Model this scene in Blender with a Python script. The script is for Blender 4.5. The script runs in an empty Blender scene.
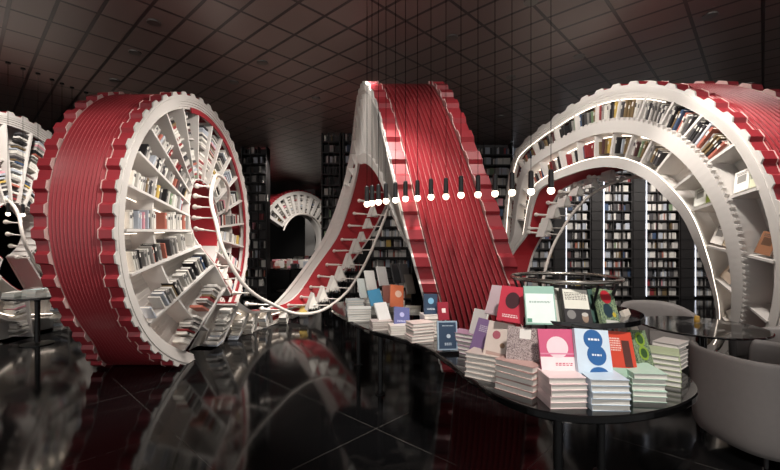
import bpy, math, random
from mathutils import Vector, Matrix
random.seed(7)
C = bpy.context.scene.collection
R = math.radians
F = 400.0; CXP = 390.0; HY = 240.0; EYE = 1.6; CEIL = 4.2
def unproj(px, py, y):
    return Vector(((px-CXP)/F*y, y, EYE-(py-HY)/F*y))
def on_plane(px, py, z):
    y = (EYE-z)*F/(py-HY); return Vector(((px-CXP)/F*y, y, z))
def proj(p):
    return (CXP+F*p[0]/p[1], HY-F*(p[2]-EYE)/p[1])

# ------------------------------------------------------------------ materials
def lin(c):
    out = []
    for v in c[:3]:
        v /= 255.0
        out.append(v/12.92 if v <= .04045 else ((v+.055)/1.055)**2.4)
    return (*out, 1)
MATS = {}
def mat(name, rgb, rough=.5, metal=0, spec=.5, var=0.0, scale=8, coat=0, emit=0):
    if name in MATS: return MATS[name]
    m = bpy.data.materials.new(name); m.use_nodes = True
    nt = m.node_tree; b = nt.nodes['Principled BSDF']
    b.inputs['Base Color'].default_value = lin(rgb)
    b.inputs['Roughness'].default_value = rough
    b.inputs['Metallic'].default_value = metal
    b.inputs['Specular IOR Level'].default_value = spec
    b.inputs['Coat Weight'].default_value = coat
    if emit:
        b.inputs['Emission Color'].default_value = lin(rgb)
        b.inputs['Emission Strength'].default_value = emit
    if var:
        tc = nt.nodes.new('ShaderNodeTexCoord'); n = nt.nodes.new('ShaderNodeTexNoise')
        n.inputs['Scale'].default_value = scale
        nt.links.new(tc.outputs['Object'], n.inputs['Vector'])
        mx = nt.nodes.new('ShaderNodeMix'); mx.data_type = 'RGBA'
        a = lin(rgb)
        mx.inputs[6].default_value = tuple(max(0, v*(1-var)) for v in a[:3])+(1,)
        mx.inputs[7].default_value = tuple(min(1, v*(1+var)) for v in a[:3])+(1,)
        nt.links.new(n.outputs['Fac'], mx.inputs[0]); nt.links.new(mx.outputs[2], b.inputs['Base Color'])
    MATS[name] = m; return m
RED = mat('red_lacquer', (158, 50, 58), .36, var=.08, scale=3)
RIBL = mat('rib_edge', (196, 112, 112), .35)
REDD = mat('red_lining', (168, 40, 48), .5, var=.06, scale=3)
WHITE = mat('white_lacquer', (214, 209, 204), .45, var=.03, scale=4)
PIPE = mat('pale_edging', (226, 190, 184), .4)
TUBEW = mat('white_steel', (222, 214, 206), .35, var=.02)
BLACKG = mat('black_gloss', (14, 14, 15), .12, coat=.5, var=.1)
BLACKM = mat('black_metal', (20, 20, 21), .4, var=.1)
DARKW = mat('dark_shelf', (34, 31, 31), .5, var=.15)
PAPER = mat('paper', (232, 228, 220), .7, var=.04, scale=60)
LED = mat('led_strip', (255, 238, 220), emit=4.0)
LEDW = mat('led_wall_strip', (235, 240, 255), emit=1.3)
BULB = mat('bulb_glass', (255, 232, 205), emit=5.0)
GREY = mat('grey_leather', (122, 117, 115), .55, var=.06, scale=20)
GREYD = mat('grey_leather_seat', (104, 100, 98), .6, var=.06, scale=20)
CHROME = mat('chrome', (190, 190, 190), .2, metal=1)

def nodes_tile(name, base, line, sx, sy, lw, rough, ang, spec=.5, vein=None, coat=0, bump=0, tilevar=.15):
    m = bpy.data.materials.new(name); m.use_nodes = True
    nt = m.node_tree; N = nt.nodes; L = nt.links; b = N['Principled BSDF']
    tc = N.new('ShaderNodeTexCoord'); mp = N.new('ShaderNodeMapping')
    mp.inputs['Rotation'].default_value = (0, 0, ang)
    L.new(tc.outputs['Object'], mp.inputs['Vector'])
    br = N.new('ShaderNodeTexBrick'); br.offset = 0; br.squash = 1
    br.inputs['Scale'].default_value = 1
    br.inputs['Brick Width'].default_value = sx; br.inputs['Row Height'].default_value = sy
    br.inputs['Mortar Size'].default_value = lw; br.inputs['Mortar Smooth'].default_value = .1
    br.inputs['Bias'].default_value = 0
    a = lin(base)
    br.inputs['Color1'].default_value = tuple(v*(1-tilevar) for v in a[:3])+(1,)
    br.inputs['Color2'].default_value = tuple(v*(1+tilevar) for v in a[:3])+(1,)
    br.inputs['Mortar'].default_value = lin(line)
    L.new(mp.outputs[0], br.inputs['Vector'])
    col = br.outputs['Color']
    if vein:
        n = N.new('ShaderNodeTexNoise'); n.inputs['Scale'].default_value = .7; n.inputs['Detail'].default_value = 6
        n.inputs['Distortion'].default_value = 1.2
        L.new(tc.outputs['Object'], n.inputs['Vector'])
        rp = N.new('ShaderNodeValToRGB')
        e = rp.color_ramp.elements
        e[0].position = .488; e[0].color = (0, 0, 0, 1); e[1].position = .5; e[1].color = (1, 1, 1, 1)
        k = e.new(.512); k.color = (0, 0, 0, 1)
        L.new(n.outputs['Fac'], rp.inputs[0])
        mx = N.new('ShaderNodeMix'); mx.data_type = 'RGBA'
        L.new(rp.outputs[0], mx.inputs[0]); L.new(col, mx.inputs[6]); mx.inputs[7].default_value = lin(vein)
        col = mx.outputs[2]
    L.new(col, b.inputs['Base Color'])
    b.inputs['Roughness'].default_value = rough
    b.inputs['Specular IOR Level'].default_value = spec; b.inputs['Coat Weight'].default_value = coat
    if bump:
        bp = N.new('ShaderNodeBump'); bp.inputs['Strength'].default_value = bump; bp.inputs['Distance'].default_value = .02
        bp.invert = True
        L.new(br.outputs['Fac'], bp.inputs['Height']); L.new(bp.outputs[0], b.inputs['Normal'])
    return m
FLOORM = nodes_tile('polished_black_stone', (13, 13, 14), (62, 60, 58), 1.2, 1.2, .004, .09, R(43), .38, vein=(26, 25, 25))
CEILM = nodes_tile('dark_panel_ceiling', (130, 113, 108), (66, 57, 56), .62, .36, .02, .34, R(43), .45, bump=.6, tilevar=.08)

# ------------------------------------------------------------------ mesh builder
class MB:
    def __init__(s): s.v = []; s.f = []; s.m = []
    def quad(s, a, b, c, d, mi=0):
        n = len(s.v); s.v += [tuple(a), tuple(b), tuple(c), tuple(d)]; s.f.append((n, n+1, n+2, n+3)); s.m.append(mi)
    def box(s, x0, x1, y0, y1, z0, z1, M=None, mi=0):
        n = len(s.v)
        P = [(x, y, z) for z in (z0, z1) for (x, y) in ((x0, y0), (x1, y0), (x1, y1), (x0, y1))]
        if M is not None: P = [tuple(M @ Vector(p)) for p in P]
        s.v += P
        for f in ((0, 3, 2, 1), (4, 5, 6, 7), (0, 1, 5, 4), (1, 2, 6, 5), (2, 3, 7, 6), (3, 0, 4, 7)):
            s.f.append(tuple(n+i for i in f)); s.m.append(mi)
    def loops(s, rings, closed=True, caps=True, mi=0, cyc=False):
        n = len(s.v); k = len(rings[0])
        for r in rings: s.v += [tuple(p) for p in r]
        m = len(rings)
        for i in range(m if cyc else m-1):
            a = n+i*k; b = n+((i+1) % m)*k
            for j in range(k if closed else k-1):
                j2 = (j+1) % k
                s.f.append((a+j, b+j, b+j2, a+j2)); s.m.append(mi)
        if caps and closed and not cyc:
            s.f.append(tuple(n+j for j in range(k))); s.m.append(mi)
            s.f.append(tuple(n+(m-1)*k+j for j in reversed(range(k)))); s.m.append(mi)
    def tube(s, pts, r, seg=8, mi=0, cyc=False):
        pts = [Vector(p) for p in pts]; rings = []
        up = None; n = len(pts)
        for i, p in enumerate(pts):
            if cyc: t = pts[(i+1) % n]-pts[i-1]
            else: t = pts[min(i+1, n-1)]-pts[max(i-1, 0)]
            t.normalize()
            if up is None: up = Vector((0, 0, 1)) if abs(t.z) < .9 else Vector((1, 0, 0))
            a = t.cross(up).normalized(); up = a.cross(t).normalized(); b = up
            rr = r[i] if isinstance(r, (list, tuple)) else r
            rings.append([p+a*rr*math.cos(2*math.pi*j/seg)+b*rr*math.sin(2*math.pi*j/seg) for j in range(seg)])
        s.loops(rings, mi=mi, cyc=cyc)
    def lathe(s, prof, M=None, seg=24, mi=0):
        rings = []
        for r, z in prof:
            ring = [Vector((r*math.cos(2*math.pi*j/seg), r*math.sin(2*math.pi*j/seg), z)) for j in range(seg)]
            if M is not None: ring = [M @ p for p in ring]
            rings.append(ring)
        s.loops(rings, mi=mi)
    def build(s, name, mats, parent=None, smooth=False, loc=None):
        me = bpy.data.meshes.new(name); me.from_pydata(s.v, [], s.f)
        if not isinstance(mats, (list, tuple)): mats = [mats]
        for m in mats: me.materials.append(m)
        me.polygons.foreach_set('material_index', s.m)
        if smooth: me.polygons.foreach_set('use_smooth', [True]*len(s.f))
        import bmesh
        bm = bmesh.new(); bm.from_mesh(me); bmesh.ops.recalc_face_normals(bm, faces=bm.faces); bm.to_mesh(me); bm.free()
        me.update()
        o = bpy.data.objects.new(name, me); C.objects.link(o)
        if parent is not None: o.parent = parent
        if loc is not None: o.location = loc
        return o
def tag(o, label=None, cat=None, group=None, kind=None):
    if label: o['label'] = label
    if cat: o['category'] = cat
    if group: o['group'] = group
    if kind: o['kind'] = kind
    return o
def thing(name, label, cat, loc=(0, 0, 0), rz=0, group=None):
    o = bpy.data.objects.new(name, None); C.objects.link(o); o.empty_display_size = .1
    o.location = loc; o.rotation_euler = (0, 0, rz); return tag(o, label, cat, group)
def subsurf(o, l=2):
    m = o.modifiers.new('sub', 'SUBSURF'); m.levels = l; m.render_levels = l
def bevel(o, w=.01, seg=2):
    m = o.modifiers.new('bev', 'BEVEL'); m.width = w; m.segments = seg; m.limit_method = 'ANGLE'
def pchip(xs, ys):
    n = len(xs); h = [xs[i+1]-xs[i] for i in range(n-1)]; d = [(ys[i+1]-ys[i])/h[i] for i in range(n-1)]
    m = [0]*n; m[0] = d[0]; m[-1] = d[-1]
    for i in range(1, n-1):
        if d[i-1]*d[i] > 0:
            w1 = 2*h[i]+h[i-1]; w2 = h[i]+2*h[i-1]
            m[i] = (w1+w2)/(w1/d[i-1]+w2/d[i])
    def f(x):
        if x <= xs[0]: return ys[0]
        if x >= xs[-1]: return ys[-1]
        i = 0
        while xs[i+1] < x: i += 1
        t = (x-xs[i])/h[i]
        return ((1+2*t)*(1-t)**2*ys[i]+t*(1-t)**2*h[i]*m[i]+t*t*(3-2*t)*ys[i+1]+t*t*(t-1)*h[i]*m[i+1])
    return f

# ------------------------------------------------------------------ the spiral ribbon
# t, cy, Ry, cz, Rz, kin, xLO, xLI, xRO, xRI
KEYS = [
 (-160, 5.8, 1.84, 1.73, 1.84, .40, -3.60, -3.6, -2.75, -2.80),
 (-90,  5.8, 1.84, 1.73, 1.84, .40, -3.60, -3.6, -2.70, -2.80),
 (0,    5.8, 1.84, 1.73, 1.84, .39, -3.70, -3.7, -2.70, -2.75),
 (45,   5.8, 1.84, 1.73, 1.84, .38, -3.60, -3.5, -2.70, -2.62),
 (90,   5.8, 1.84, 1.73, 1.84, .37, -3.53, -3.4, -2.70, -2.52),
 (130,  5.8, 1.84, 1.73, 1.84, .38, -3.45, -3.3, -2.68, -2.28),
 (157,  5.8, 1.84, 1.73, 1.84, .45, -3.70, -3.3, -2.62, -2.21),
 (180,  5.8, 1.95, 1.73, 1.95, .53, -3.65, -3.3, -2.60, -2.20),
 (190,  5.8, 2.00, 1.73, 1.97, .57, -3.50, -3.2, -2.60, -2.23),
 (210,  5.8, 2.05, 1.73, 2.05, .73, -3.20, -3.0, -2.41, -2.23),
 (218,  5.8, 2.53, 1.73, 2.20, .79, -3.00, -2.75, -2.26, -2.20),
 (225,  5.8, 2.90, 1.73, 2.35, .86, -2.70, -2.35, -1.98, -1.95),
 (235,  5.8, 2.95, 1.73, 2.50, .90, -2.35, -1.95, -1.45, -1.40),
 (250,  5.8, 2.66, 1.73, 2.20, .90, -1.81, -1.52, -.90, -.85),
 (270,  5.8, 2.40, 1.73, 2.00, .90, -1.31, -1.05, -.40, -.35),
 (315,  5.8, 2.10, 1.73, 1.97, .74, -.73, -.58, .20, .25),
 (360,  5.8, 1.97, 1.73, 1.97, .50, -.46, -.41, .60, .60),
 (405,  5.8, 1.95, 1.73, 1.97, .49, -.17, -.15, .74, .72),
 (450,  5.8, 1.95, 1.73, 1.97, .49, .14, .10, 1.10, 1.10),
 (480,  5.8, 1.95, 1.73, 1.97, .49, .42, .42, 1.50, 1.50),
 (510,  5.8, 1.95, 1.73, 1.97, .60, .65, .65, 1.80, 1.80),
 (540,  5.8, 1.97, 1.73, 1.97, .85, 1.10, 1.1, 2.10, 2.10),
 (580,  5.8, 1.97, 1.73, 1.97, .82, 1.70, 1.75, 2.30, 2.30),
 (610,  5.8, 1.97, 1.73, 1.97, .66, 2.00, 2.10, 2.45, 2.50),
 (630,  5.8, 1.97, 1.73, 1.97, .50, 2.20, 2.32, 2.58, 2.62),
 (675,  5.8, 1.97, 1.73, 1.97, .47, 2.24, 2.38, 2.72, 2.76),
 (690,  5.8, 1.97, 1.73, 1.97, .47, 2.50, 2.55, 3.00, 3.00),
 (700,  5.8, 1.97, 1.73, 1.97, .47, 2.70, 2.72, 3.30, 3.25),
 (720,  5.8, 1.97, 1.73, 1.97, .47, 2.97, 2.95, 3.90, 3.70),
 (760,  5.8, 1.97, 1.73, 1.97, .47, 3.40, 3.26, 4.45, 4.40),
 (780,  5.8, 1.97, 1.73, 1.97, .47, 3.56, 3.40, 4.65, 4.60),
 (798,  5.8, 1.97, 1.73, 1.97, .47, 3.66, 3.56, 4.80, 4.80),
 (821,  5.8, 1.97, 1.73, 1.97, .47, 3.82, 3.74, 5.00, 5.00),
 (843,  5.8, 1.97, 1.73, 1.97, .50, 4.00, 3.94, 5.20, 5.20),
 (865,  5.8, 1.97, 1.73, 1.97, .62, 4.20, 4.16, 5.40, 5.40),
 (900,  5.8, 1.97, 1.73, 1.97, .85, 4.60, 4.60, 5.80, 5.80),
]
TS = [k[0] for k in KEYS]
FN = [pchip(TS, [k[i] for k in KEYS]) for i in range(1, 10)]
_c = {}; KMOD = [None]
def K(t):
    t = round(t, 4)
    if t not in _c:
        v = tuple(f(t) for f in FN)
        _c[t] = KMOD[0](t, v) if KMOD[0] else v
    return _c[t]
OFF = Vector((0, 0, 0))
def P(t, q, s, dr=0.0, sm=0.0, clamp=True):
    """t deg, q 0 outer..1 inner, s 0 left..1 right face, dr metres outward, sm metres added along the axis"""
    cy, Ry, cz, Rz, kin, xlo, xli, xro, xri = K(t)
    a = R(t); rho = 1-q*(1-kin)
    y = cy-(Ry*rho+dr)*math.sin(a); z = cz+(Rz*rho+dr)*math.cos(a)
    xl = xlo+(xli-xlo)*q; xr = xro+(xri-xro)*q
    x = xl+(xr-xl)*s+sm
    if clamp and z < .004: z = .004
    return Vector((x, y, z))
def frng(a, b, st):
    n = max(1, int(math.ceil((b-a)/st-1e-6))); return [a+(b-a)*i/n for i in range(n+1)]
def qm(t, m):      # metres radially -> q
    k = K(t); return m/((k[1]+k[3])/2*(1-k[4]))
def below(t0, t1):  # whole outer edge buried
    return False
def slab(mb, t0, t1, qa, qb, sa, sb, step=3.0, da=0, db=0, mi=0, clampskip=True):
    """qa,qb may be functions of t; sa,sb = (s, metres) pairs"""
    fa = qa if callable(qa) else (lambda t: qa); fb = qb if callable(qb) else (lambda t: qb)
    rings = []
    for t in frng(t0, t1, step):
        rings.append([P(t, fa(t), sa[0], da, sa[1]), P(t, fb(t), sa[0], db, sa[1]), P(t, fb(t), sb[0], db, sb[1]), P(t, fa(t), sb[0], da, sb[1])])
    mb.loops(rings, mi=mi)
def tooth_ts(t0, t1, per):
    """breakpoints with heights of a trapezoid rack"""
    out = []; k = math.floor(t0/per)
    while k*per < t1:
        for u, h in ((0, 0), (.12, 1), (.46, 1), (.58, 0), (.999, 0)):
            t = (k+u)*per
            if t0 <= t <= t1: out.append((t, h))
        k += 1
    return out
PER = 7.5
def rack(mb, t0, t1, sa, sb, depth, h0, h1, mi=0, per=PER):
    rings = []
    for t, h in tooth_ts(t0, t1, per):
        d = h0+(h1-h0)*h
        rings.append([P(t, 0, sa[0], d, sa[1]), P(t, 0, sa[0], -depth, sa[1]), P(t, 0, sb[0], -depth, sb[1]), P(t, 0, sb[0], d, sb[1])])
    mb.loops(rings, mi=mi)

def shell(root, t0, t1, nrib=13, lrack=None):
    mb = MB(); rings = []
    for t in frng(t0, t1, 2.5):
        w = P(t, 0, 1)-P(t, 0, 0); ww = max(.3, w.length); a = .165/ww
        row = []
        for i in range(nrib):
            s0 = a+(1-2*a)*i/nrib; ds = (1-2*a)/nrib
            row += [P(t, 0, s0+ds*.02, .004), P(t, 0, s0+ds*.12, .024), P(t, 0, s0+ds*.2, .024), P(t, 0, s0+ds*.98, .002)]
        row += [P(t, 0, 1-a, -.03), P(t, 0, a, -.03)]
        rings.append(row)
    mb.loops(rings); k = len(rings[0])
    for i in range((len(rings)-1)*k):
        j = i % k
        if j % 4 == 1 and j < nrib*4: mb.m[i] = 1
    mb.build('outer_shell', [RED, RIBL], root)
    for s, sg in ((0, 1), (1, -1)):
        mb = MB(); ta = t0 if (s or lrack is None) else lrack
        rack(mb, ta, t1, (s, sg*.014), (s, sg*.15), .03, .012, .052)
        tr = mb.build('toothed_rim', RED, root)
        mb = MB(); rack(mb, ta, t1, (s, sg*.15), (s, sg*.158), .03, .018, .058)
        mb.build('edging', PIPE, tr)

def face(root, side, t0, t1, rim, boards, depth=.32, part_q=(), rimw_in=.03, led=None):
    """bookcase face on one side: toothed stepped rim, back panel, boards"""
    s = 1 if side == 'R' else 0; sg = -1 if s else 1     # sg*metres = into the body
    mb = MB()
    rack(mb, t0, t1, (s, -sg*.004), (s, sg*.014), .05, .018, .058)
    mb.build('face_rim_teeth', WHITE, root)
    mb = MB(); n = 5
    for i in range(n):
        a0 = rim*i/n; a1 = rim*(i+1)/n
        slab(mb, t0, t1, 0, 0, (s, -sg*.012+sg*.011*i), (s, sg*(.05+.011*i)), 3, da=-a0-.006, db=-a1-.004)
    mb.build('stepped_rim', WHITE, root)
    mb = MB()
    slab(mb, t0, t1, 0, lambda t: 1-qm(t, .02), (s, sg*depth), (s, sg*(depth+.02)), 3, da=-.04, db=0)
    mb.build('back_panel', WHITE, root)
    mb = MB(); slab(mb, t0, t1, lambda t: 1-qm(t, .035), lambda t: 1-qm(t, .02), (s, 0), (s, sg*depth), 3); mb.build('cell_floor', WHITE, root)
    for tb in boards:
        if tb < t0 or tb > t1: continue
        th = .014; cy = K(tb)
        mb = MB(); rings = []
        r_o = (cy[1]+cy[3])/2; r_i = r_o*cy[4]
        for f in (0, .25, .5, .75, 1):
            q = f; dr = -rim*(1-f)
            rr = (r_o-rim)*(1-f)+r_i*f; dt = math.degrees(th/rr)
            rings.append([P(tb-dt, q, s, dr, sg*.004), P(tb+dt, q, s, dr, sg*.004), P(tb+dt, q, s, dr, sg*depth), P(tb-dt, q, s, dr, sg*depth)])
        mb.loops(rings); mb.build('shelf_board', WHITE, root)
    for pq in part_q:
        mb = MB(); slab(mb, t0, t1, pq, lambda t: pq+qm(t, .02), (s, sg*.06), (s, sg*depth), 3)
        mb.build('ring_partition', WHITE, root)
def lining(root, t0, t1, white_side, m=None):
    mb = MB(); slab(mb, t0, t1, lambda t: 1-qm(t, .015), lambda t: 1+qm(t, .005), (0, .02), (1, -.02), 3)
    mb.build('inner_lining', m or REDD, root)
    for s, sg in ((0, 1), (1, -1)):
        if s == 1 and white_side == 'R': continue
        mb = MB(); w = .13 if (white_side == 'L' and s == 0) else .05
        slab(mb, t0, t1, lambda t: 1-qm(t, w), lambda t: 1+qm(t, .012), (s, -sg*.006), (s, sg*.03), 3)
        mb.build('inner_rim', WHITE, root)

BR = [-147, -131, -115, -99, -84, -69, -53, -39, -24, -11, 5, 19, 34, 48, 61, 75, 91, 107, 129, 156]
w1 = thing('spiral_bookcase', 'left red and white book wheel with its fan of lit radial shelves facing right', 'bookcase')
shell(w1, -150, 164); face(w1, 'R', -150, 166, .15, BR, part_q=(.47,))
lining(w1, -108, 170, 'R'); lining(w1, -150, -108, 'R', WHITE)
mb = MB(); slab(mb, -140, 12, 0, 0, (1, -.02), (1, -.0), 3, da=-.13, db=-.2); mb.build('red_band', RED, w1)

w2 = thing('spiral_bookcase', 'middle red ribbed book ribbon arching from floor to ceiling behind the display table', 'bookcase')
shell(w2, 180, 540, lrack=303)
B2 = [187, 205, 214, 220, 226, 232, 239, 247]
face(w2, 'R', 180, 262, .06, B2, depth=.3)
B2L = list(range(300, 430, 9))
face(w2, 'L', 218, 540, .09, B2L, depth=.25)
lining(w2, 180, 540, 'L')
mb = MB(); slab(mb, 216, 301, 0, 1, (0, .012), (0, .03), 3); mb.build('side_panel', WHITE, w2)

w3 = thing('spiral_bookcase', 'right white book arch with two rings of bright lit shelves and red outer shell', 'bookcase')
shell(w3, 540, 900)
QB0, QB1 = .41, .565   # mid band
B3 = [640+11.5*i for i in range(11)]
B3R = [767, 782, 798, 821, 843, 865]
s = 0
mbx = MB(); rack(mbx, 540, 900, (0, -.004), (0, .014), .05, .018, .058); mbx.build('face_rim_teeth', WHITE, w3)
mbx = MB()
for i in range(4):
    slab(mbx, 540, 900, 0, 0, (0, -.012+.013*i), (0, .05+.013*i), 3, da=-.035*i-.006, db=-.035*(i+1)-.004)
mbx.build('stepped_rim', WHITE, w3)
mbx = MB(); slab(mbx, 540, 900, 0, lambda t: 1-qm(t, .02), (0, .3), (0, .32), 3, da=-.04); mbx.build('back_panel', WHITE, w3)
mbx = MB(); slab(mbx, 540, 900, QB0, QB1, (0, -.03), (0, .02), 3); mbx.build('middle_ring', WHITE, w3)
# small teeth standing on the outer edge of the middle ring
mbx = MB(); rings = []
for t, h in tooth_ts(545, 895, 2.6):
    d = .035*h
    rings.append([P(t, QB0, 0, d, -.028), P(t, QB0, 0, -.01, -.028), P(t, QB0, 0, -.01, .02), P(t, QB0, 0, d, .02)])
mbx.loops(rings); mbx.build('ring_teeth', WHITE, w3)
for pq in (QB0, QB1-.02):
    mbx = MB(); slab(mbx, 545, 895, pq, lambda t: pq+.02, (0, .02), (0, .3), 3); mbx.build('ring_partition', WHITE, w3)
for tb in B3+B3R:
    for (qa, qb, da) in ((0, QB0, -.13), (QB1, .9, 0)):
        rr = 1.7 if qa == 0 else 1.2; dt = math.degrees(.013/rr)
        mbx = MB(); rings = []
        for f in (0, .5, 1):
            q = qa+(qb-qa)*f; d = da*(1-f)
            rings.append([P(tb-dt, q, 0, d, .006), P(tb+dt, q, 0, d, .006), P(tb+dt, q, 0, d, .3), P(tb-dt, q, 0, d, .3)])
        mbx.loops(rings); mbx.build('shelf_board', WHITE, w3)
mbx = MB(); slab(mbx, 540, 900, lambda t: 1-qm(t, .035), lambda t: 1-qm(t, .02), (0, 0), (0, .3), 3); mbx.build('cell_floor', WHITE, w3)
lining(w3, 540, 900, 'L')
# light strips in the arch
for q, dr, sm in ((0, -.16, .012), (.875, 0, -.004)):
    mbx = MB(); mbx.tube([P(t, q, 0, dr, sm) for t in frng(628, 752 if q == 0 else 890, 2.5)], .0045, 6); tag(mbx.build('light_strip', LED, w3), 'added glowing strip hidden behind the wheel rim')
mbx = MB(); mbx.tube([P(t, QB1+.04, 0, 0, .12) for t in frng(640, 860, 3)], .007, 6); tag(mbx.build('light_strip', LED, w3), 'added glowing strip hidden behind the wheel rim')
# unseen strip added behind left wheel's rim to light it; strips under its shelves
mbx = MB(); mbx.tube([P(t, 0, 1, -.165, -.09) for t in frng(60, 152, 3)], .006, 6); tag(mbx.build('light_strip', LED, w1), 'added glowing strip hidden behind the wheel rim')
for tb in (75, 91, 107, 129):
    mbx = MB(); mbx.tube([P(tb+1.5, q, 1, 0, -.25) for q in (.14, .4, .6, .85)], .0035, 6)
    tag(mbx.build('light_strip', LED, w1), 'added glowing strip hidden behind the wheel rim')
mbx = MB(); mbx.tube([P(t, .12, 0, 0, .12) for t in frng(325, 400, 3)], .008, 6); tag(mbx.build('light_strip', LED, w2), 'added glowing strip hidden behind the wheel rim')

for q_, sm_ in ((.55, -.2), (.9, -.12)):  # glowing strips added inside the floor fan to brighten its books
    mbx = MB(); mbx.tube([P(t, q_, 1, 0, sm_) for t in frng(184, 246, 3)], .006, 6); tag(mbx.build('light_strip', LED, w2), 'added glowing strip hidden behind the wheel rim')

# far left wheel
def kmod(t, v):
    v = list(v); v[4] = v[4]*.62 if t < 150 else v[4]*.9
    v[0] += .6
    for k in (5, 6, 7, 8): v[k] -= 3.3
    if t < 200: v[8] = v[7]+.1*0
    return tuple(v)
KMOD[0] = kmod; _c.clear()
w0 = thing('spiral_bookcase', 'leftmost white book wheel cut by the photo edge, behind the red ribbed wheel', 'bookcase')
shell(w0, -150, 235); face(w0, 'R', -150, 235, .15, BR+[187, 205, 214, 220, 226], part_q=(.5,)); lining(w0, 25, 200, 'R')
mbx = MB(); mbx.tube([P(t, .6, 1, 0, -.15) for t in frng(100, 220, 3)], .006, 6); tag(mbx.build('light_strip', LED, w0), 'added glowing strip hidden behind the wheel rim')  # strip added to lighten the lower shelves of this wheel
KMOD[0] = None; _c.clear()

# ------------------------------------------------------------------ books on the spiral
PAL = [(224, 220, 212), (200, 196, 190), (150, 146, 142), (72, 70, 72), (38, 36, 38), (142, 50, 54), (172, 102, 86), (120, 100, 70),
       (200, 170, 90), (60, 80, 110), (120, 140, 110), (214, 150, 160), (90, 60, 60), (180, 186, 196)]
PNAMES = ['white', 'pale grey', 'grey', 'dark grey', 'black', 'red', 'salmon', 'brown', 'yellow', 'blue', 'green', 'pink', 'maroon', 'silver']
BM = [mat('book_'+n.replace(' ', '_'), c, .55, var=.12, scale=14) for n, c in zip(PNAMES, PAL)]
def book_mesh(mi):
    """unit book: x thickness, y depth (spine at -y), z height; boards, rounded spine and recessed pages"""
    mb = MB()
    mb.box(-.5, -.38, -.42, .5, 0, 1); mb.box(.38, .5, -.42, .5, 0, 1)
    pr = [(-.5, -.42), (-.4, -.485), (0, -.5), (.4, -.485), (.5, -.42), (.38, -.40), (-.38, -.40)]
    mb.loops([[Vector((x, y, z)) for x, y in pr] for z in (0, 1)])
    mb.box(-.38, .38, -.40, .44, .03, .97, mi=1)
    # title band on the spine
    mb.box(-.3, .3, -.512, -.49, .62, .82, mi=2)
    me_o = mb.build('book', [BM[mi], PAPER, BM[0 if mi > 2 else 3]])
    me = me_o.data; bpy.data.objects.remove(me_o); return me
BMESH = [book_mesh(i) for i in range(len(PAL))]
RECS = []
def rec(pos, ex, ey, ez, dims, ci, label, group):
    """ex thickness dir, ey depth dir (into shelf), ez height dir; dims thick, depth, height"""
    ex, ey, ez = ex.normalized(), ey.normalized(), ez.normalized()
    c = pos+ez*dims[2]/2
    if c.y < .5: return
    px, py = proj(c)
    if px < -12 or px > 792 or c.z < .05: return
    M = Matrix(((ex.x*dims[0], ey.x*dims[1], ez.x*dims[2], pos.x), (ex.y*dims[0], ey.y*dims[1], ez.y*dims[2], pos.y), (ex.z*dims[0], ey.z*dims[1], ez.z*dims[2], pos.z), (0, 0, 0, 1)))
    RECS.append((dims[0]*dims[2]/c.y**2*abs((c-Vector((0, 0, EYE))).normalized().dot(ey)), M, ci, label, group))
def pick(w):
    return random.choices(range(len(PAL)), w)[0]
ORD = ['first', 'second', 'third', 'fourth', 'fifth', 'sixth', 'seventh', 'eighth', 'ninth', 'tenth', 'eleventh', 'twelfth', 'thirteenth', 'fourteenth', 'fifteenth', 'sixteenth', 'seventeenth', 'eighteenth', 'nineteenth', 'twentieth'] + ['last']*40
def fr(t):
    a = R(t)
    return Vector((0, -math.sin(a), math.cos(a))), Vector((0, -math.cos(a), -math.sin(a)))   # radial out, direction of growing t
WMIX = [7, 5, 4, 2.4, 1.6, .9, .6, .7, .4, .35, .25, .6, .6, 1.6]
def radial_books(boards, wname, off, side='R', fillp=.85, rim=.2, kmax=40):
    inw = Vector((-1, 0, 0)) if side == 'R' else Vector((1, 0, 0)); s = 1 if side == 'R' else 0
    for i in range(len(boards)-1):
        ta, tb = boards[i], boards[i+1]
        tm = (ta+tb)/2
        low, oth, sg = (tb, ta, -1) if (tm > 0) else (ta, tb, 1)
        k = K(tm); ro = (k[1]+k[3])/2; L = ro*(1-k[4])-rim
        if L < .12: continue
        m = rim+.02; j = 0
        idx = sum(1 for q_ in range(len(boards)-1) if ((boards[q_]+boards[q_+1])/2 > 0) == (tm > 0) and abs((boards[q_]+boards[q_+1])/2) < abs(tm))
        sidew = 'front' if tm > 0 else 'rear'
        while m < rim+L-.03:
            th = random.uniform(.022, .042)
            rr = ro-m; wcell = rr*R(abs(tb-ta))
            if random.random() < fillp and not (rim+L*.47 < m < rim+L*.53):
                h = min(random.uniform(.14, .18) if tm < 75 else random.uniform(.17, .22), wcell*.8)
                q = qm(tm, m); er, et = fr(low)
                p = P(low, q, s, 0, 0, clamp=False)
                up = et*sg
                dep = min(.17, h*.75)
                p = p+up*.018+inw*(.035+dep/2+random.uniform(0, .02))+off
                if (p+up*h*.5).z > .06 and p.z > .03:
                    ci = pick(WMIX if 'fan' not in wname else [9, 6, 2, .5, .3, .4, .3, .3, .1, .1, .1, .5, .1, 2])
                    rec(p, er, inw, up, (th*.93, dep, h), ci,
                        '%s book, %s from the rim on %s %s shelf down, %s' % (PNAMES[ci], ORD[j], ORD[idx], sidew, wname), 'books in the fan shelves of '+wname)
                j += 1
            m += th
radial_books(BR, 'left wheel', Vector((0, 0, 0)), fillp=.8)
KMOD[0] = kmod; _c.clear(); radial_books([t for t in BR if -120 < t], 'far left wheel', Vector((0, 0, 0)), fillp=.7)
radial_books([156, 187, 205, 214], 'far left floor fan', Vector((0, 0, 0)), rim=.1, fillp=.7); KMOD[0] = None; _c.clear()
radial_books([156, 187], 'floor fan', Vector((0, 0, 0)), fillp=.8)
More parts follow.
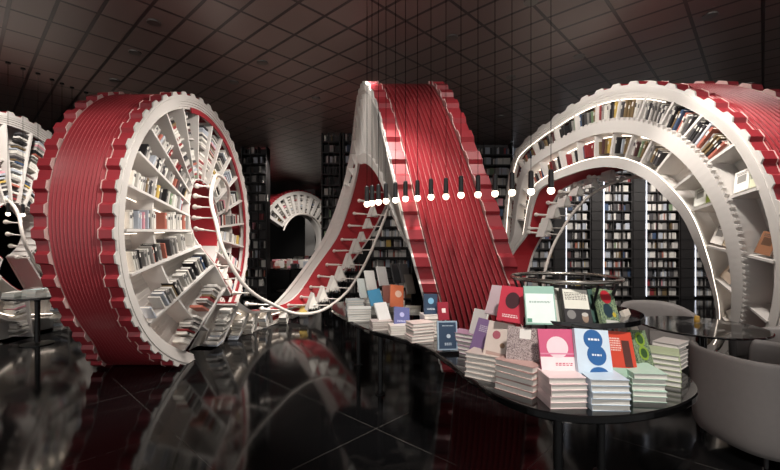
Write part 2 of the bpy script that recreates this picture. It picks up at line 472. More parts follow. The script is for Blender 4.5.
radial_books(B2[:7], 'floor fan', Vector((0, 0, 0)), rim=.1, fillp=.9)

def ring_books(cells, qbase, hmax, off=Vector((0, 0, 0)), nm='outer ring', fillp=.93, fill=1.0):
    inw = Vector((1, 0, 0))
    for i, (ta, tb) in enumerate(cells):
        k = K(ta); rr = 1.97*(1-qbase*(1-.47))
        t = ta+math.degrees(.025/rr); j = 0; end = tb-math.degrees(.03/rr)
        base_mix = random.choice([[2, 3, 4, 4, 3, 2, 1.5, 3, 1, 1, .6, .6, 2, 2], [1, 1, 3, 4, 4, 2, 1, 3, 1, 1, 1, .5, 2, 1], [3, 3, 3, 3, 2, 4, 2, 1, 1, 1, 0, 1, 2, 1], [2, 2, 2, 3, 3, 1, 3, 3, 2, 2, 1, 0, 1, 2]])
        while t < ta+(end-ta)*fill:
            th = random.uniform(.028, .046)
            if random.random() < fillp:
                er, et = fr(t)
                lean = random.choice((0, 0, 0, .06, -.05))
                h = hmax*random.uniform(.8, 1); dep = .17
                p = P(t, qbase, 0)+er*.006+inw*(.04+dep/2+random.uniform(0, .02))
                ci = pick(base_mix)
                rec(p, et, inw, (er+et*lean), (th*.93, dep, h), ci,
                    '%s book, %s along in %s compartment from left, %s of right arch' % (PNAMES[ci], ORD[j], ORD[i], nm), 'books standing in the %s of the right arch' % nm)
                j += 1
            t += math.degrees(th/rr)
OC = [(B3[i], B3[i+1]) for i in range(10)]+[(B3[10], B3R[0]), (B3R[0], B3R[1])]
ring_books(OC, QB0-.005, .27)
ring_books(OC[:-1], QB1+.27, .22, nm='inner ring', fillp=.95, fill=.88)

# ------------------------------------------------------------------ cover-out and table books
COVM = {}
def cov(rgb, rough=.4):
    n = 'cover_%d_%d_%d' % tuple(rgb)
    return mat(n, rgb, rough, var=.05, scale=30)
def speckle_mat(name, a, b, scale):
    m = bpy.data.materials.new(name); m.use_nodes = True; nt = m.node_tree
    tc = nt.nodes.new('ShaderNodeTexCoord'); v = nt.nodes.new('ShaderNodeTexVoronoi'); v.inputs['Scale'].default_value = scale
    rp = nt.nodes.new('ShaderNodeValToRGB'); rp.color_ramp.interpolation = 'CONSTANT'
    rp.color_ramp.elements[0].color = lin(a); rp.color_ramp.elements[1].color = lin(b); rp.color_ramp.elements[1].position = .5
    nt.links.new(tc.outputs['Object'], v.inputs['Vector']); nt.links.new(v.outputs['Distance'], rp.inputs[0])
    nt.links.new(rp.outputs[0], nt.nodes['Principled BSDF'].inputs['Base Color']); return m
SPK = speckle_mat('speckled_cover', (196, 180, 176), (110, 94, 96), 260)
MOS = speckle_mat('patterned_cover', (150, 170, 130), (74, 92, 78), 160)
def flat_book(name, label, group, M, w, h, th, cmat, prints=(), cat='book'):
    """w along x, h along y, th along z (cover up). spine at -x. M places it"""
    mb = MB(); c = .0025
    mb.box(-w/2, w/2, -h/2, h/2, 0, c); mb.box(-w/2, w/2, -h/2, h/2, th-c, th); mb.box(-w/2, -w/2+c, -h/2, h/2, c, th-c)
    o = mb.build(name, cmat); o.matrix_world = M; tag(o, label, cat, group)
    mb = MB(); mb.box(-w/2+c, w/2-.004, -h/2+.004, h/2-.004, c, th-c); mb.build('pages', PAPER, o)
    if prints:
        for pr in prints:
            mb = MB(); z = th+.0006
            kind = pr[0]; rgb = pr[1]
            if kind == 'r':
                x0, x1, y0, y1 = pr[2:6]; mb.box(x0*w, x1*w, y0*h, y1*h, th-.001, z+.0002*len(o.children))
                nm = 'printed_panel'
            elif kind == 'c':
                x, y, rr = pr[2:5]; zz = z+.0002*len(o.children)
                mb.loops([[Vector((x*w+rr*w*math.cos(a*math.pi/12), y*h+rr*w*math.sin(a*math.pi/12)*(pr[5] if len(pr) > 5 else 1), q)) for a in range(24)] for q in (th-.001, zz)])
                nm = 'printed_disc'
            elif kind == 't':
                x0, x1, y, n, lh = pr[2:7]; zz = z+.0002*len(o.children)
                rnd = random.Random(int(abs(x0*100)+n))
                for i in range(n):
                    xx = x0
                    while xx < x1-.02:
                        ww = rnd.uniform(.03, .1); mb.box(xx*w, min(xx+ww, x1)*w, (y-i*lh*1.7)*h, (y-i*lh*1.7-lh)*h, th-.001, zz); xx += ww+.025
                nm = 'printed_lettering'
            mb.build(nm, cov(rgb), o)
    return o
def LM(pos, rz, tilt=0, roll=0):
    """book standing/leaning: y axis of the book goes up and back. rz = heading of the cover normal seen from above (0 = faces -y)"""
    return Matrix.Translation(pos) @ Matrix.Rotation(rz, 4, 'Z') @ Matrix.Rotation(R(90)-tilt, 4, 'X') @ Matrix.Rotation(roll, 4, 'Z')

# cover-out books on the lower right shelves of the arch
def shelf_cover(tb, q, n, names, rngq=(.62, .86)):
    for i, (nm, rgb, w, h) in enumerate(names):
        w *= 1.2; h *= 1.2
        q = rngq[0]+(rngq[1]-rngq[0])*(i+.5)/len(names)
        p = P(tb, q, 0, 0, .07)
        nrm = Vector((-1, 0, .25)).normalized()
        up = Vector((.25, 0, 1)).normalized(); xax = up.cross(nrm).normalized()
        er, et = fr(tb)
        p = p-et*.02
        base_dir = er; lift = 0
        # stand on the shelf plane: bottom edge along the shelf direction
        xa = -er if er.y < 0 else er
        xa = Vector((0, er.y, er.z)).normalized()
        if xa.y > 0: xa = -xa
        # x axis should run so that the cover normal (x cross y) points to -x
        up2 = -et if et.z < 0 else et
        upv = (up2+Vector((.28, 0, 0))).normalized()
        nz = Vector((-1, 0, 0)); nz = (nz-upv*nz.dot(upv)).normalized()
        xv = upv.cross(nz).normalized()
        M = Matrix(((xv.x, upv.x, nz.x, 0), (xv.y, upv.y, nz.y, 0), (xv.z, upv.z, nz.z, 0), (0, 0, 0, 1)))
        M.translation = p+up2*.018+upv*h/2
        flat_book('book', nm, None, M, w, h, .02, cov(rgb), prints=(('r', tuple(int(v*.6) for v in rgb), -.3, .3, -.1, .25), ('t', (60, 55, 55), -.35, .35, .4, 2, .04)))
A = 'shelf of the right arch'
shelf_cover(798, 0, 0, [('green covered book facing out on the inner ring '+A+', upper right', (120, 136, 50), .13, .17), ('pale book facing out left of the green book in the right arch', (205, 205, 198), .15, .19)])
shelf_cover(821, 0, 0, [('cream book with dark lettering facing out, second inner shelf below the green book', (214, 196, 170), .13, .18), ('white book facing out on the second inner shelf below the green book', (222, 218, 212), .14, .19)])
shelf_cover(843, 0, 0, [('blue and white book facing out on the third inner shelf of right arch', (92, 120, 146), .13, .15), ('cream book with a figure on its cover, third inner shelf of right arch', (216, 196, 176), .15, .2)])
shelf_cover(865, 0, 0, [('red lettered book facing out on the lowest inner shelf of right arch', (206, 180, 168), .13, .17), ('white book with black lettering on the lowest inner shelf of right arch', (220, 216, 210), .15, .2)])
shelf_cover(821, 0, 0, [('brown book facing out on the outer ring shelf at the right photo edge', (134, 92, 66), .15, .2)], rngq=(.2, .36))
shelf_cover(798, 0, 0, [('pale green book facing out on the outer ring shelf of right arch', (206, 208, 180), .15, .2), ('white book facing out on the outer ring shelf of right arch', (224, 220, 214), .15, .2)], rngq=(.1, .38))
shelf_cover(782, 0, 0, [('grey book facing out on the highest cover shelf of right arch', (196, 188, 180), .14, .18)], rngq=(.15, .35))

# ------------------------------------------------------------------ handrail tube, rods and open books
def crom(pts, n=6):
    out = []
    for i in range(len(pts)-1):
        p0 = pts[max(0, i-1)]; p1 = pts[i]; p2 = pts[i+1]; p3 = pts[min(len(pts)-1, i+2)]
        for j in range(n):
            t = j/n
            out.append(.5*((2*p1)+(-p0+p2)*t+(2*p0-5*p1+4*p2-p3)*t*t+(-p0+3*p1-3*p2+p3)*t**3))
    out.append(pts[-1]); return out
T1 = [unproj(*a) for a in [(226, 212, 6.6), (229, 196, 6.5), (226, 182, 6.2), (217, 175, 5.8), (212.5, 184, 5.3), (211, 201, 5.05), (216, 222, 4.95), (225, 254, 4.9), (248, 289, 5.1), (278, 307, 5.5), (299, 314, 5.8), (323, 310, 6.2), (347, 292, 6.6), (364.5, 265, 6.9), (378, 235, 7.0), (387, 212, 6.9), (391, 195, 6.5), (393, 184, 5.8)]]
tube1 = thing('spiral_rail', 'white tube rail coiling through the left wheel and middle arch with peg rods', 'rail')
pts1 = crom(T1); mb = MB(); mb.tube(pts1, .024, 10); mb.build('rail_tube', TUBEW, tube1, smooth=True)
T3 = [unproj(*a) for a in [(541, 300, 5.9), (544, 275, 6.2), (552, 249, 6.4), (561, 231.5, 6.45), (576.6, 208.5, 6.4), (597, 190.7, 6.2), (627.7, 178, 5.9), (650, 178, 5.5)]]
tube3 = thing('spiral_rail', 'white tube rail curving up inside the right arch with peg rods', 'rail')
pts3 = crom(T3); mb = MB(); mb.tube(pts3, .024, 10); mb.build('rail_tube', TUBEW, tube3, smooth=True)
T0 = [unproj(*a) for a in [(2, 196, 6.3), (13, 205, 6.2), (19, 216, 6.0), (21, 227, 5.9), (24, 240, 5.9), (30, 254, 6.0), (39, 267, 6.2), (52, 280, 6.6)]]
tube0 = thing('spiral_rail', 'white tube rail curving through the hub of the leftmost wheel', 'rail')
pts0 = crom(T0); mb = MB(); mb.tube(pts0, .024, 10); mb.build('rail_tube', TUBEW, tube0, smooth=True)
def rod(root, a, pts):
    """ball-ended peg from a to the rail point closest in height"""
    u = proj(a); b = min(pts, key=lambda p: abs(proj(p)[1]-u[1]-1)+(0 if proj(p)[0] > u[0]+4 else 99))
    mb = MB(); d = b-a; m = a+d*.35
    mb.tube([a, a+d*.02, m, m+d*.01, b], [.02, .022, .016, .009, .009], 8)
    o = mb.build('peg', TUBEW, root, smooth=True)
    mb = MB(); prof = [(.001, -.036)]+[(.036*math.cos(x), .036*math.sin(x)) for x in [R(v) for v in (-60, -30, 0, 30, 60)]]+[(.001, .036)]
    q = d.normalized().to_track_quat('Z', 'Y').to_matrix().to_4x4(); mb.lathe(prof, Matrix.Translation(a) @ q, 10); mb.build('ball_end', TUBEW, o, smooth=True)
    return b
ends2 = []
def lin_pt(t, s, lift=.05): return P(t, 1, s, -lift)
def on_lining(px, py, t0, t1):
    """point on the red lining seen through this pixel (search t and s)"""
    best = None
    for t in frng(t0, t1, 1.0):
        for i in range(0, 9):
            p = lin_pt(t, i/8*.8+.05); u = proj(p); d = (u[0]-px)**2+(u[1]-py)**2
            if best is None or d < best[0]: best = (d, p)
    return best[1]
for px, py in ((289, 305), (300.6, 297.4), (311, 288), (320, 276.6), (328, 264.5), (335, 252), (341, 239), (347.6, 225.7), (353.6, 212.5), (360, 201), (366, 191)):
    a = on_lining(px, py, 226, 345); ends2.append((a, rod(tube1, a, pts1[63:])))
hub = [(197, 186), (195.5, 196), (195, 207), (194, 218), (196, 229)]
for px, py in hub:
    a = unproj(px, py, 5.25); rod(tube1, a, [min(pts1[12:48], key=lambda p: abs(proj(p)[1]-py-1))])
for px, py in ((213, 266), (220, 279), (234, 293), (247, 304), (262, 309)):
    a = unproj(px, py, 5.6); rod(tube1, a, [min(pts1[36:66], key=lambda p: abs(proj(p)[1]-py-1))])
for px, py in ((6, 222), (8, 234), (11, 246), (17, 257)): rod(tube0, unproj(px, py, 6.1), pts0)
ends3 = []
for px, py in ((520, 241), (527.6, 228), (537, 215), (547.8, 203), (561, 193), (574.6, 184), (590, 177), (610, 175)):
    a = on_lining(px, py, 630, 735); ends3.append((a, rod(tube3, a, pts3)))
# open books hung over the pegs
def open_book(p, ax, label, group, w=.16, h=.24):
    """a stiff white book fanned open and stood over its peg, ridge up"""
    root = thing('open_book', label, 'book', p, 0, group)
    ax = Vector((.5, -1, 0)).normalized(); side = Vector((0, 0, 1)).cross(ax).normalized(); top = Vector((0, 0, w*.7))
    for sg in (-1, 1):
        dn = (Vector((0, 0, -1))*.93+side*sg*.36).normalized(); nn = side*sg*.006
        r0 = [top-ax*h/2, top-ax*h/2+dn*w, top-ax*h/2+dn*w+nn, top-ax*h/2+nn+Vector((0, 0, .006))]
        mb = MB(); mb.loops([r0, [v+ax*h for v in r0]]); mb.build('cover_half', WHITE, root)
    mb = MB(); rings = []
    for e in (-h*.46, h*.46):
        ring = [top+ax*e-Vector((0, 0, .01))]
        for k in range(9):
            a = (k/8-.5)*2*.36; rr = w*(.93 if k % 2 else .8); ring.append(top+ax*e+Vector((0, 0, -1))*rr*math.cos(a)+side*rr*math.sin(a)*.95)
        rings.append(ring)
    mb.loops(rings); mb.build('fanned_pages', PAPER, root)
    return root
lbl = ['lowest', 'second lowest', 'third lowest', 'fourth', 'fifth', 'sixth', 'seventh', 'eighth', 'ninth', 'tenth', 'eleventh']
for i, (a, b) in enumerate(ends2[:9]):
    open_book(a.lerp(b, .6), b-a, 'open white book straddling the %s peg of the middle red ribbon' % lbl[i], 'open books hung on the middle ribbon pegs', .3 if i < 6 else .2, .17)
for i, (a, b) in enumerate(ends3[:7]):
    open_book(a.lerp(b, .5), b-a, 'open white book straddling the %s peg inside the right arch' % lbl[i], 'open books hung on the right arch pegs', .24, .16)

# ------------------------------------------------------------------ setting
mb = MB(); mb.box(-16, 16, -3, 24, -.3, 0); tag(mb.build('floor', FLOORM), kind='structure')
mb = MB(); mb.box(-16, 16, -3, 24, CEIL, CEIL+.2); tag(mb.build('ceiling', CEILM), kind='structure')
WALLM = mat('dark_wall', (30, 27, 27), .6, var=.1)
mb = MB(); mb.box(-16, 16, 24, 24.2, 0, CEIL); tag(mb.build('wall_back', WALLM), kind='structure')
mb = MB(); mb.box(-16.2, -16, -3, 24, 0, CEIL); tag(mb.build('wall_left', WALLM), kind='structure')
mb = MB(); mb.box(16, 16.2, -3, 24, 0, CEIL); tag(mb.build('wall_right', WALLM), kind='structure')

# ------------------------------------------------------------------ tall wall bookcases
def wall_case(x0, x1, y, label, rows=16, led=True, dens=.95, z1=CEIL-.03, rowh=.26, ledside=0, lab2=None):
    root = thing('tall_bookcase', label, 'bookcase', ((x0+x1)/2, y, 0)); w = x1-x0; d = .32
    mb = MB(); mb.box(-w/2-.03, -w/2, -0, d, 0, z1); mb.box(w/2, w/2+.03, 0, d, 0, z1); mb.build('side_panel', DARKW, root)
    mb = MB(); mb.box(-w/2, w/2, d, d+.02, 0, z1); mb.build('back_panel', mat('pale_shelf_back', (96, 92, 92), .6, var=.1), root)
    z = .06; k = 0
    bk = MB()
    while z < z1-.1:
        mb = MB(); mb.box(-w/2, w/2, -.02, d, z-.02, z+.012); mb.build('shelf_board', DARKW, root)
        x = -w/2+.03; mixc = random.choice(([5, 7, 5, 2, 1, .25, .3, .5, .2, .3, .2, .4, .3, 3], [2, 5, 5, 3, 3, .8, .6, 1, .3, .6, .2, .3, .6, 3]))
        while x < w/2-.06:
            if random.random() < dens:
                if random.random() < .25:
                    bw = .13; hh = random.uniform(.17, .2); bk.box(x, x+bw-.01, .05, .08, z+.012, z+.012+hh, mi=pick(mixc)); x += bw
                else:
                    bw = random.uniform(.018, .05); hh = random.uniform(.14, .2); bk.box(x, x+bw-.003, .05, .2, z+.012, z+.012+hh, mi=pick(mixc)); x += bw
            else: x += .06
        z += rowh; k += 1
    o = bk.build('shelved_books', BM, root); o['kind'] = 'stuff'
    for xx in ((-w/2+w*f) for f in (.36, .68)):
        mb = MB(); mb.box(xx-.008, xx+.008, -.012, .05, 0, z1); mb.build('upright', DARKW, root)
    if led:
        mb = MB(); xx = -w/2+.012 if ledside == 0 else w/2-.012; mb.box(xx-.01, xx+.01, -.03, -.01, .05, z1); tag(mb.build('light_strip', LEDW, root), 'vertical white light strip')
    return root
YW = 11.0
names = ['tall dark bookcase of pale books seen left of centre through the right arch', 'tall dark bookcase of pale books in the centre of the right arch opening', 'tall dark bookcase right of centre through the right arch, above the grey chair', 'narrow strip of tall bookcase at the right inside edge of the arch']
for i, (a, b) in enumerate(((565.5, 590), (603, 631.5), (645.5, 679), (694.5, 722))):
    wall_case((a-390)/400*YW, (b-390)/400*YW, YW, names[i])
wall_case((512-390)/400*YW, (553-390)/400*YW, YW, 'tall dark bookcase behind the pegs at the left side of right arch')
for i, (a, b) in enumerate(((554, 564), (591.5, 601.5), (633, 644), (680.5, 693))):
    mb = MB(); mb.box((a-390)/400*YW, (b-390)/400*YW, YW-.02, YW+.3, 0, CEIL-.005)
    # shelf lines carried across the pillar
    z = .06
    while z < CEIL-.2:
        mb.box((a-390)/400*YW, (b-390)/400*YW, YW-.035, YW-.02, z-.01, z+.005); z += .26
    tag(mb.build('dark_pillar', DARKW), 'dark brown pillar between tall bookcases, %s from the left in the right arch' % ORD[i], 'pillar')
wall_case(-4.07, -3.42, 11, 'dark tall bookcase behind the back edge of the left wheel', led=False, dens=.5)
wall_case(-1.62, -1.22, 9.6, 'dark narrow bookcase left of the middle arch under the ceiling', led=False, dens=.35)
wall_case(-1.1, -.78, 9.6, 'dark narrow bookcase touching the left edge of the middle arch', led=False, dens=.8)
wall_case(-.5, .55, 10.5, 'dark bookcase of grey books seen through the middle arch', led=False, rowh=.27)
wall_case(-5.3, -4.55, 12.5, 'shadowed tall bookcase left of the far passage', led=False, dens=.4)
wall_case(.9, 3.2, 10.5, 'dark bookcase hidden behind the middle ribbon', led=False, rowh=.27)

# ------------------------------------------------------------------ far spiral and tables
def far_spiral():
    root = thing('far_spiral', 'small distant white fan arch with red flank in the passage', 'bookcase', (-3.85, 17.5, 0), R(52))
    r0, r1, cz = 1.15, 2.05, 1.6
    def Q(a, r, y): return Vector((r*math.sin(R(a)), y, cz+r*math.cos(R(a))))
    mb = MB(); rings = [[Q(a, r1, -.1), Q(a, r0, -.1+.1), Q(a, r0, .5), Q(a, r1, .5)] for a in frng(-60, 115, 5)]
    rings2 = [[Q(a, r1, .3), Q(a, r0, .3), Q(a, r0, .34), Q(a, r1, .34)] for a in frng(-60, 115, 5)]
    mb.loops(rings2); mb.build('back_panel', WHITE, root)
    for a in range(-60, 116, 11):
        mb = MB(); d = 2.2
        mb.loops([[Q(a-d, r, 0), Q(a+d, r, 0), Q(a+d, r, .32), Q(a-d, r, .32)] for r in (r0, r1)]); mb.build('shelf_board', WHITE, root)
    for r, w in ((r0, .05), (r1, .07)):
        mb = MB(); mb.loops([[Q(a, r-w, -.03), Q(a, r+w, -.03), Q(a, r+w, .34), Q(a, r-w, .34)] for a in frng(-60, 115, 4)]); mb.build('rim', WHITE, root)
    mb = MB()
    rings = []
    for a in frng(-125, 60, 4):
        rings.append([Q(a, 2.06, .0), Q(a, 2.12, .0), Q(a, 2.12, 1.3), Q(a, 2.06, 1.3)])
    mb.loops(rings); mb.build('outer_shell', RED, root)
    mb = MB(); rings = []
    for t, h in tooth_ts(-124, 58, 6):
        rings.append([Q(t, 2.1, .04), Q(t, 2.14+.06*h, .04), Q(t, 2.14+.06*h, .3), Q(t, 2.1, .3)])
    mb.loops(rings); mb.build('toothed_rim', RED, root)
    mb = MB(); mb.tube([Q(a, r0, .0)+Vector((0, -.15, 0)) for a in frng(-70, 115, 5)], .03, 6); mb.build('rail_tube', TUBEW, root)
    mb = MB()
    for a in range(-54, 115, 11):
        for k in range(7):
            rr = r0+.12+k*.12; M = Matrix.Translation(Q(a, rr, .15)) @ Matrix.Rotation(R(a), 4, 'Y'); mb.box(-.09, .09, -.06, .08, -.025, .025, M, mi=pick(WMIX))
    o = mb.build('shelved_books', BM, root); o['kind'] = 'stuff'
far_spiral()
mb = MB(); mb.box(-4.35, -3.85, 20.5, 21, 0, CEIL-.005); tag(mb.build('grey_pillar', mat('grey_plaster', (150, 148, 146), .7, var=.06)), 'distant grey pillar seen through the small fan arch', 'pillar')

def pedestal_table(name, label, loc, r, h=.75, cat='table', legr=.035):
    root = thing(name, label, cat, loc)
    mb = MB(); mb.lathe([(.001, h-.035), (r-.02, h-.035), (r, h-.025), (r, h-.008), (r-.01, h), (.001, h)], seg=48); mb.build('tabletop', BLACKG, root)
    mb = MB(); mb.lathe([(legr*1.6, h-.035), (legr, h-.1), (legr, .04), (legr*1.2, .025)], seg=16); mb.build('pedestal', BLACKM, root)
    mb = MB(); mb.lathe([(.001, .001), (r*.5, .001), (r*.5, .012), (legr*1.3, .03), (.001, .03)], seg=32); mb.build('base', BLACKM, root)
    return root
ft = pedestal_table('display_table', 'small round book table far back in the passage', (-3.15, 12.6, 0), .85)
ft2 = pedestal_table('display_table', 'second distant book table behind the passage table', (-3.0, 15.2, 0), .8)
lt = pedestal_table('display_table', 'dark round table with pale books at the left photo edge', (-5.42, 6.15, 0), .42)
def stack(cx, cy, z, n, w, h, th, rz, rgbs, place, group, jit=.01, cat='book', prints=()):
    z0 = z
    for i in range(n):
        M = Matrix.Translation((cx+random.uniform(-jit, jit)*.6, cy+random.uniform(-jit, jit)*.6, z0)) @ Matrix.Rotation(rz+(math.pi if rz > .3 else 0)+random.uniform(-.03, .03), 4, 'Z')
        pos = 'top' if i == n-1 else ('bottom' if i == 0 else '%s-up' % ORD[i])
        flat_book('book', '%s book in %s' % (pos, place), group, M, w, h, th-.0004, cov(rgbs[i % len(rgbs)]), prints if i == n-1 else ())
        z0 += th+.0003
    return z0
# small distant books are built as simple volumes of their own
def far_books(cx, cy, r, z, n, label, root, mix):
    mb = MB()
    for i in range(n):
        a = random.uniform(0, 6.28); rr = r*math.sqrt(random.random())*.85; k = pick(mix)
        hh = random.uniform(.05, .2)
        M = Matrix.Translation((cx+rr*math.cos(a), cy+rr*math.sin(a), z)) @ Matrix.Rotation(random.uniform(-.5, .5), 4, 'Z')
        if i % 2: M = M @ Matrix.Rotation(R(-12), 4, 'X') @ Matrix.Diagonal((.15, .02, .22, 1))
        else: M = M @ Matrix.Translation((0, .1, hh/2)) @ Matrix.Rotation(R(90), 4, 'X') @ Matrix.Diagonal((.15, hh, .2, 1))
        mb.box(-.5, .5, -.5, .5, 0, 1, M, mi=k)
    tag(mb.build('distant_books', BM), label, 'books', kind='stuff')
far_books(-3.15, 12.6, .8, .76, 60, 'small books covering the table in the far passage', None, [5, 4, 2, 1, 1, 2, 1, 1, .2, .2, .2, 3, 1, 2])
far_books(-3.0, 15.2, .75, .76, 40, 'small books heaped on the second distant table', None, [5, 4, 3, 2, 2, 1, 1, 1, .2, .2, .2, 1, 1, 2])

# left edge table books
for i in range(4):
    stack(-5.68+.19*i, 6.05+.12*(i % 2), .75, 3+i % 3, .17, .24, .022, random.uniform(-.3, .3), [(210, 214, 212), (180, 196, 196), (226, 222, 216)], 'the %s stack from the left on the left edge table' % ORD[i], 'book stacks on the left edge table')

# ------------------------------------------------------------------ the long S-shaped display table
dt = thing('display_table', 'long glossy black curved display table covered with books', 'table', (0, 0, 0))
OUT = [(-.50, 4.42), (-.25, 3.87), (.035, 3.53), (.285, 3.18), (.40, 2.86), (.47, 2.58), (.57, 2.24), (.7, 2.04), (.85, 1.95), (1.03, 1.93), (1.26, 1.97), (1.52, 2.08), (1.76, 2.28), (1.89, 2.6), (1.84, 2.95), (1.62, 3.22), (1.3, 3.38), (.98, 3.42), (.72, 3.5), (.45, 3.68), (.22, 4.0), (.1, 4.45), (0, 4.95), (-.2, 5.4), (-.48, 5.6), (-.72, 5.45), (-.74, 5.05), (-.64, 4.72)]
ov = [Vector((x, y, 0)) for x, y in OUT]; n = len(ov); sm = []
for i in range(n):
    p0, p1, p2, p3 = ov[i-1], ov[i], ov[(i+1) % n], ov[(i+2) % n]
    for j in range(5):
        t = j/5; sm.append(.5*((2*p1)+(-p0+p2)*t+(2*p0-5*p1+4*p2-p3)*t*t+(-p0+3*p1-3*p2+p3)*t**3))
cen = Vector((0, 0, 0))
def off_out(d):
    out = []; m = len(sm)
    for i in range(m):
        tn = (sm[(i+1) % m]-sm[i-1]).normalized(); out.append(sm[i]+Vector((tn.y, -tn.x, 0))*d)
    return out
mb = MB(); mb.loops([[Vector((p.x, p.y, z)) for p in off_out(d)] for d, z in ((-.03, .705), (-.004, .708), (0, .715), (0, .742), (-.006, .75))]); mb.build('tabletop', BLACKG, dt)
for (x, y) in ((-.1, 4.15), (1.05, 2.5), (-.4, 5.1), (1.45, 2.75)):
    mb = MB(); mb.lathe([(.001, .003), (.05, .003), (.05, .012), (.028, .02), (.028, .69), (.06, .705), (.001, .705)], Matrix.Translation((x, y, 0)), 20); mb.build('leg', BLACKM, dt)

# tiered stand on the near lobe
TC = Vector((1.16, 2.66, .75))
st = thing('tiered_book_stand', 'black round two tier stand on the near end of the curved table', 'stand', TC)
mb = MB()
mb.lathe([(.44, 0), (.475, 0), (.475, .02), (.44, .02)], seg=48)
mb.lathe([(.001, 0.0), (.30, 0.0), (.29, .03), (.27, .25), (.001, .25)], seg=32); mb.build('core', BLACKM, st)
def ringtray(r, z, w=.03, hh=.03):
    mb = MB(); seg = 56; rings = []
    for j in range(seg):
        a = 2*math.pi*j/seg; c, s_ = math.cos(a), math.sin(a)
        rings.append([Vector(((r-w)*c, (r-w)*s_, z)), Vector((r*c, r*s_, z)), Vector((r*c, r*s_, z+hh)), Vector(((r-.006)*c, (r-.006)*s_, z+hh)), Vector(((r-.006)*c, (r-.006)*s_, z+.006)), Vector(((r-w)*c, (r-w)*s_, z+.006))])
    mb.loops(rings, cyc=True); return mb
ringtray(.455, .36, .2, .03).build('ledge', BLACKG, st)
mb = MB(); mb.tube([Vector((.335*math.cos(a*math.pi/24), .335*math.sin(a*math.pi/24), .6)) for a in range(48)], .014, 8, cyc=True); mb.build('top_ring', mat('ring_metal', (150, 146, 140), .25, metal=.9), st, smooth=True)
mb = MB()
for k in range(12):
    a = k*math.pi/6+.2; mb.tube([Vector((.28*math.cos(a), .28*math.sin(a), 0)), Vector((.24*math.cos(a), .24*math.sin(a), .36)), Vector((.325*math.cos(a), .325*math.sin(a), .6))], .008, 6)
mb.build('wire_ribs', BLACKM, st)

def around(ang, r, z=0): return Vector((TC.x+r*math.sin(R(ang)), TC.y-r*math.cos(R(ang)), z))   # ang 0 = toward camera, + = right
G1 = 'books leaning on the lower tier of the stand'; G2 = 'books on the upper tier of the stand'; G3 = 'book stacks around the foot of the stand'
# foot stacks
W = (238, 236, 230)
# centre px of each stack, its distance and look
ST = [(466, 3.05, 5, (.15, .2, .03), (150, 120, 140), 'the purple edged stack at the back left of the stand', .9, -.05),
      (487, 2.5, 5, (.17, .22, .03), (200, 186, 178), 'the cream stack left of the speckled stack on the near table', .95, 0),
      (521, 2.27, 5, (.18, .23, .034), (178, 144, 138), 'the brown covered stack under the speckled book', .75, 0),
      (558.5, 2.12, 5, (.19, .22, .031), (222, 200, 200), 'the stack under the pink and white book', .03, 0),
      (600, 2.09, 5, (.19, .22, .031), (190, 206, 220), 'the stack under the blue circles book', -.05, 0),
      (640, 2.19, 5, (.17, .2, .03), (176, 200, 186), 'the pale green stack at the front right of the stand', -.1, 0),
      (664, 2.42, 6, (.16, .2, .03), (150, 160, 130), 'the patterned stack at the right end of the near table', -.6, 0),
      (670, 2.7, 6, (.15, .2, .028), (170, 164, 160), 'the grey stack at the far right edge of the near table', -.9, 0)]
tops = []
for px, y, nn, (w, h, th), rgb, nm, rz, _ in ST:
    x = (px-390)/400*y
    tops.append(stack(x, y, .7505, nn, w, h, th, rz, [rgb, tuple(min(255, int(v*1.06)) for v in rgb)], nm, G3, jit=.008))
# leaning books, lower tier
def lean(px, py, y, rz, tilt, w, h, th, m, label, group, prints=(), roll=0):
    """px,py = centre of the cover seen from the camera; y its distance"""
    c = unproj(px, py, y)
    flat_book('book', label, group, LM(c, rz, tilt, roll) @ Matrix.Translation((0, 0, -th)), w, h, th, m, prints)
PK = (206, 92, 128)
lean(483, 336, 2.6, R(-50), R(22), .15, .22, .02, cov((134, 108, 150)), 'purple book leaning at the left side of the lower tier', G1, (('t', (200, 190, 205), -.3, .3, .3, 4, .03),), R(-4))
lean(498, 341, 2.44, R(-38), R(20), .16, .23, .02, cov((222, 206, 196)), 'cream floral book leaning between the purple and speckled books', G1, (('c', (176, 96, 110), -.1, .15, .16), ('c', (150, 120, 96), .2, -.1, .1), ('r', (190, 160, 150), -.4, .4, -.42, -.3)), R(-3))
lean(523, 348, 2.28, R(-20), R(20), .18, .235, .024, SPK, 'speckled brown book with a white label leaning on the lower tier', G1, (('r', (232, 228, 222), -.12, .22, .22, .46),), R(-2))
lean(558, 353, 2.16, R(-3), R(20), .19, .255, .022, cov(PK), 'pink and white book leaning front centre of the lower tier', G1, (('r', (240, 226, 228), -.5, .5, -.5, -.08), ('c', (238, 214, 220), .0, .12, .3), ('t', (190, 70, 100), -.1, .38, -.2, 2, .02), ('r', (220, 140, 168), -.5, .5, -.03, .0)))
lean(594, 355, 2.13, R(5), R(20), .19, .27, .026, cov((206, 222, 236)), 'pale blue book with three dark blue circles on the lower tier', G1, (('c', (40, 96, 156), .02, .3, .28), ('c', (40, 96, 156), .08, 0, .28), ('c', (40, 96, 156), .1, -.36, .28, .7), ('t', (230, 236, 244), -.12, .2, .32, 1, .04), ('t', (230, 236, 244), -.06, .24, .02, 1, .035)), R(-5))
lean(622, 354, 2.2, R(16), R(20), .17, .245, .022, cov((206, 70, 48)), 'orange red book with pale green band on the lower tier', G1, (('r', (176, 204, 186), -.5, .5, -.5, -.3), ('t', (236, 200, 190), -.4, .0, .35, 6, .03), ('r', (84, 46, 40), .05, .35, -.28, .3)), R(-7))
